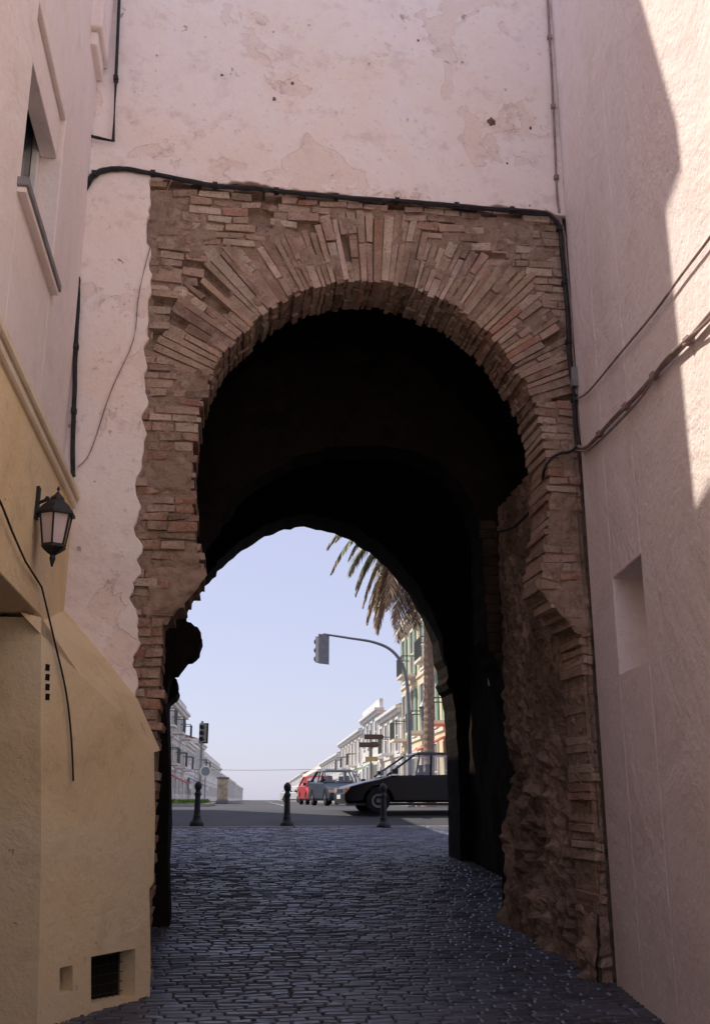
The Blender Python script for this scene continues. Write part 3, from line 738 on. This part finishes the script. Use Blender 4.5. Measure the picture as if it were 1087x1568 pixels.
# ---------------------------------------------------------------- traffic lights, signs, lamp
def head(a,x,y,z,rot,h=.85,w_=.30):
    d=(math.cos(rot),math.sin(rot)); n=(-d[1],d[0])
    a.fbox((x,y),d,n,-w_/2,w_/2,-.12,.12,z,z+h,0); a.fbox((x,y),d,n,-w_/2-.08,w_/2+.08,-.13,-.121,z-.06,z+h+.06,3)
    for i in range(3):
        zc=z+h*(5-2*i)/6; c=Vector((x,y,zc))+Vector((n[0],n[1],0))*(.12)
        pts=[c,c+Vector((n[0],n[1],0))*.14]
        a.tube(pts,[.105,.10],12,1); a.tube([c+Vector((n[0],n[1],0))*.142,c+Vector((n[0],n[1],0))*.15],.085,12,2)
tl=MB(); Y=32.5
tl.tube(sm([(6.14,Y,1.3),(6.14,Y,3.5),(6.12,Y,4.9),(5.98,Y,5.8),(5.6,Y,6.35),(5.0,Y,6.62),(4.2,Y,6.74),(3.3,Y,6.86)],5),[.075-.0012*i for i in range(36)],8,0)
tl.lathe((6.14,Y,1.38),[(.16,0),(.16,.05),(.11,.10),(.10,.5),(.085,.52)],10)
head(tl,3.25,Y,5.92,math.radians(35))
tl.build("mast_traffic_light",[m_grey,m_iron,m_dark,m_grey])
t2_=MB(); X=-.78; Y=50; t2_.tube([(X,Y,1.3),(X,Y,5.3)],.06,8); t2_.lathe((X,Y,1.38),[(.14,0),(.14,.06),(.07,.12),(.06,.14)],10); head(t2_,X+.05,Y,4.3,math.radians(160)); t2_.build("traffic_light",[m_grey,m_iron,m_dark,m_iron])
s1=MB(); s1.tube([(-.5,47,1.3),(-.5,47,3.2)],.03,8); s1.lathe((-.5,46.95,2.85),[(.26,-.01),(.26,.01)],20,1,'y'); s1.lathe((-.5,46.93,2.85),[(.19,-.012),(.19,.01)],20,2,'y'); s1.build("round_traffic_sign",[m_grey,m_white,M("grey_sign",(.25,.27,.32),.4)])
s2=MB(); X,Y=6.75,45
s2.tube([(X,Y,1.3),(X,Y,4.6)],.045,8)
for i,(z,dx) in enumerate(((4.2,.1),(3.85,-.12))):
    s2.prism([(X-.40+dx,Y-.07,z),(X+.40+dx,Y-.07,z),(X+.52+dx,Y-.07,z+.11),(X+.40+dx,Y-.07,z+.22),(X-.40+dx,Y-.07,z+.22)],(0,.03,0),1)
s2.box(X-.25,X+.3,Y-.07,Y-.04,3.25,3.45,2); s2.build("direction_sign",[m_grey,M("brown_sign",(.11,.08,.07),.5),m_yb])
s3=MB(); X,Y=.45,70
s3.box(X-.40,X+.40,Y,Y+.5,1.38,1.6,1); s3.box(X-.36,X+.36,Y+.05,Y+.45,1.6,3.0,0); s3.box(X-.42,X+.42,Y-.02,Y+.52,3.0,3.1,1); s3.build("advertising_column",[M("faded_poster",(.62,.52,.38),.8,sc_=3,var=.3),m_grey],bevel=.03)
sl=MB(); X,Y=7.75,38
sl.lathe((X,Y,1.38),[(.16,0),(.16,.1),(.10,.2),(.08,.7),(.05,.8),(.04,3.0),(.07,3.05),(.03,3.15),(.12,3.2),(.17,3.6),(.20,3.65),(.08,3.82),(.02,3.95)],10); sl.build("street_lamp",m_grey)
# ---------------------------------------------------------------- street houses beyond the gate
def house(name,side,Ya,Yb,h,wall,floors,bays,trim=None,bal=0,shut=False,aw=None,tile=True):
    if side>0: Xf=lambda y:7.86+.0437*y
    else: Xf=lambda y:-6.0+.0437*y
    O=Vector((Xf(Ya),Ya,0)); P=Vector((Xf(Yb),Yb,0)); d=(P-O).normalized(); L=(P-O).length; n=Vector((-d.y,d.x,0))*(1 if side>0 else -1)
    trim=trim or m_white
    mats=[wall,trim,m_glass,m_green,m_rail,aw or m_red,m_tile]
    a=MB(); z0=1.5; a.fbox(O,d,n,.004,L-.004,-9,0,1.2,z0+h,0)
    fh=h/floors
    a.fbox(O,d,n,0.01,L-.01,.001,.06,1.3,z0+.5,1)
    a.fbox(O,d,n,-.15,L+.0,-.3,.35,z0+h+.001,z0+h+.18,1); a.fbox(O,d,n,-.08,L-.01,-.3,.2,z0+h-.2,z0+h,1)
    if tile: a.hexa([tuple(O+d*-.1+n*.3+Vector((0,0,z0+h+.181))),tuple(O+d*(L-.02)+n*.3+Vector((0,0,z0+h+.181))),tuple(O+d*(L-.02)-n*9+Vector((0,0,z0+h+.181))),tuple(O-d*.1-n*9+Vector((0,0,z0+h+.181))),tuple(O-d*.1-n*4+Vector((0,0,z0+h+1.5))),tuple(O+d*(L-.02)-n*4+Vector((0,0,z0+h+1.5))),tuple(O+d*(L-.02)-n*4.3+Vector((0,0,z0+h+1.5))),tuple(O-d*.1-n*4.3+Vector((0,0,z0+h+1.5)))],6)
    else: a.fbox(O,d,n,0,L-.01,-.25,.0,z0+h+.182,z0+h+.8,0)
    for f in range(floors):
        zf=z0+f*fh
        if f>0: a.fbox(O,d,n,.01,L-.01,.001,.07,zf-.07,zf+.07,1)
        for b in range(bays):
            u=L*(b+.5)/bays; w2=.55 if f else .65; za=zf+(.25 if (f and bal) else .9 if f else .1); zb=zf+fh-.55
            a.fbox(O,d,n,u-w2,u+w2,.002,.03,za,zb,2)
            for (p,q,r,s) in ((u-w2-.12,u-w2,za-.0,zb),(u+w2,u+w2+.12,za,zb),(u-w2-.12,u+w2+.12,zb,zb+.14),(u-w2-.15,u+w2+.15,za-.12,za)): a.fbox(O,d,n,p,q,.003,.10,r,s,1)
            a.fbox(O,d,n,u-.03,u+.03,.031,.06,za,zb,1); a.fbox(O,d,n,u-w2,u+w2,.031,.055,(za+zb)/2-.03,(za+zb)/2+.03,1)
            if shut and f: 
                a.fbox(O,d,n,u-w2-.55,u-w2-.14,.02,.09,za,zb,3); a.fbox(O,d,n,u+w2+.14,u+w2+.55,.02,.09,za,zb,3)
            if bal and f and (b+f)%2==0:
                a.fbox(O,d,n,u-1.0,u+1.0,.0705,.8,zf+.0705,zf+.2,1)
                a.fbox(O,d,n,u-1.0,u+1.0,.76,.79,zf+1.1,zf+1.15,4)
                for i in range(17): uu_=u-1+2*i/16; a.fbox(O,d,n,uu_-.010,uu_+.010,.765,.785,zf+.2,zf+1.1,4)
                for uu_ in (u-1.0,u+.97): a.fbox(O,d,n,uu_,uu_+.03,.1,.76,zf+1.1,zf+1.15,4); 
            if aw and f==0 and b in (1,):
                P_=lambda u_,k_,z_:tuple(O+d*u_+n*k_+Vector((0,0,z_)))
                a.hexa([P_(u-1.6,.11,zb+.15),P_(u+1.6,.11,zb+.15),P_(u+1.6,1.6,zb-.55),P_(u-1.6,1.6,zb-.55),P_(u-1.6,.11,zb+.2),P_(u+1.6,.11,zb+.2),P_(u+1.6,1.6,zb-.5),P_(u-1.6,1.6,zb-.5)],5)
                a.fbox(O,d,n,u-1.6,u+1.6,1.6,1.62,zb-.8,zb-.5,1)
    for f in range(floors):
        for b in range(3):
            k_=-1.5-b*2.6; zf=z0+f*fh
            a.fbox(O,n,-d,k_-.5,k_+.5,.0,.03,zf+.9,zf+fh-.6,2); a.fbox(O,n,-d,k_-.62,k_+.62,.001,.08,zf+fh-.6,zf+fh-.48,1); a.fbox(O,n,-d,k_-.62,k_+.62,.001,.1,zf+.78,zf+.9,1)
    a.build(name,mats)
w1=M("warm_white_render",(.80,.73,.64),.9,.15,sc_=1.5); w2_=M("white_render",(.78,.76,.73),.9,.15,sc_=1.5); w3=M("grey_white_render",(.62,.62,.62),.9,.15,sc_=1.5)
m_awb=M("blue_awning",(.16,.22,.34),.8); m_awr=M("red_awning",(.55,.12,.10),.8)
house("yellow_apartment_house",1,37.5,57,9.3,m_yel,3,6,w1,1,True,m_awr,False)
house("white_house",1,57.3,68,5.2,w1,2,4,None,1,False,None,True)
house("white_house",1,68.2,80,6.0,w2_,2,4,None,0,False,m_green,False)
house("white_house",1,80.3,104,5.4,w1,2,7,None,1,False)
house("white_house",1,104.3,138,4.6,w2_,2,8,None,0)
house("white_house",1,138.3,200,4.0,w1,1,10,None,0,False,None,False)
house("white_house",1,200.5,330,5.0,w2_,2,16,None,0)
house("corner_house",-1,60,80,6.3,w3,3,6,w2_,1,False,m_awr,False)
house("white_house",-1,80.3,92,4.4,w2_,2,4,None,0,False,m_awb,True)
house("white_house",-1,92.3,106,5.2,w3,2,4,None,1)
house("white_house",-1,106.3,148,4.2,w2_,2,10,None,0,False,None,False)
house("white_house",-1,148.3,230,3.6,w3,1,14,m_white,0)
house("white_house",-1,230.3,330,3.4,w2_,1,14,None,0)
for nm,f0,s_ in (("pavement",7.86,-1),("pavement",-6.0,1)):
    a=MB(); ya,yb=36,330
    pts=[(f0+.0437*ya,ya),(f0+.0437*yb,yb)]; wdt=2.4*s_
    a.prism([(pts[0][0],ya,1.3),(pts[1][0],yb,1.3),(pts[1][0]+wdt,yb,1.3),(pts[0][0]+wdt,ya,1.3)],(0,0,.21)); a.build(nm,m_pave)
a=MB(); gp=[(-7,34),(-.3,35),(.0,44),(-.3,56),(-7,57)]
a.prism([(x,y,1.3) for x,y in gp],(0,0,.19),0); a.prism([(x*1.0+(-.15 if x>-5 else 0),y+(.15 if y<40 else -.15),1.49) for x,y in gp],(0,0,.03),1)
for i in range(5000):
    x,y=U(-6,-.3),U(35.3,55.5); h=U(.05,.16); q=U(0,3.14); dx,dy=math.cos(q)*.03,math.sin(q)*.03
    a.add([(x-dx,y-dy,1.51),(x+dx,y+dy,1.51),(x+U(-.04,.04),y,1.51+h)],[(0,1,2)],1)
a.build("grass_verge",[m_kerb,m_grass],recalc=False)
a=MB()
for i in range(28):
    y0=36+i*9; x=(7.86-6)/2+.0437*y0
    a.add([(x-.06,y0,1.384),(x+.06,y0,1.384),(x+.06+.17,y0+4,1.384),(x-.06+.17,y0+4,1.384)],[(0,1,2,3)])
a.build("road_marking",m_paint,recalc=False)
cable("overhead_wire",[(-4+i*.9,90,4.2-.1*math.sin(math.pi*i/14)) for i in range(18)],.015,m_cable)
# unseen house added left of the gate to shade the street outside
a=MB(); a.box(-9,-2.0,16.7,27.5,.4,10.5,0); a.box(-9.1,-1.85,16.65,27.6,10.5,10.75,1)
for i in range(3):
    for f in range(3): a.box(-1.998,-1.93,18+i*3.2,19.1+i*3.2,2.0+f*2.9,3.7+f*2.9,2); a.box(-1.999,-1.86,17.85+i*3.2,19.25+i*3.2,1.88+f*2.9,1.998+f*2.9,1)
a.build("shade_townhouse",[w2_,m_white,m_glass])
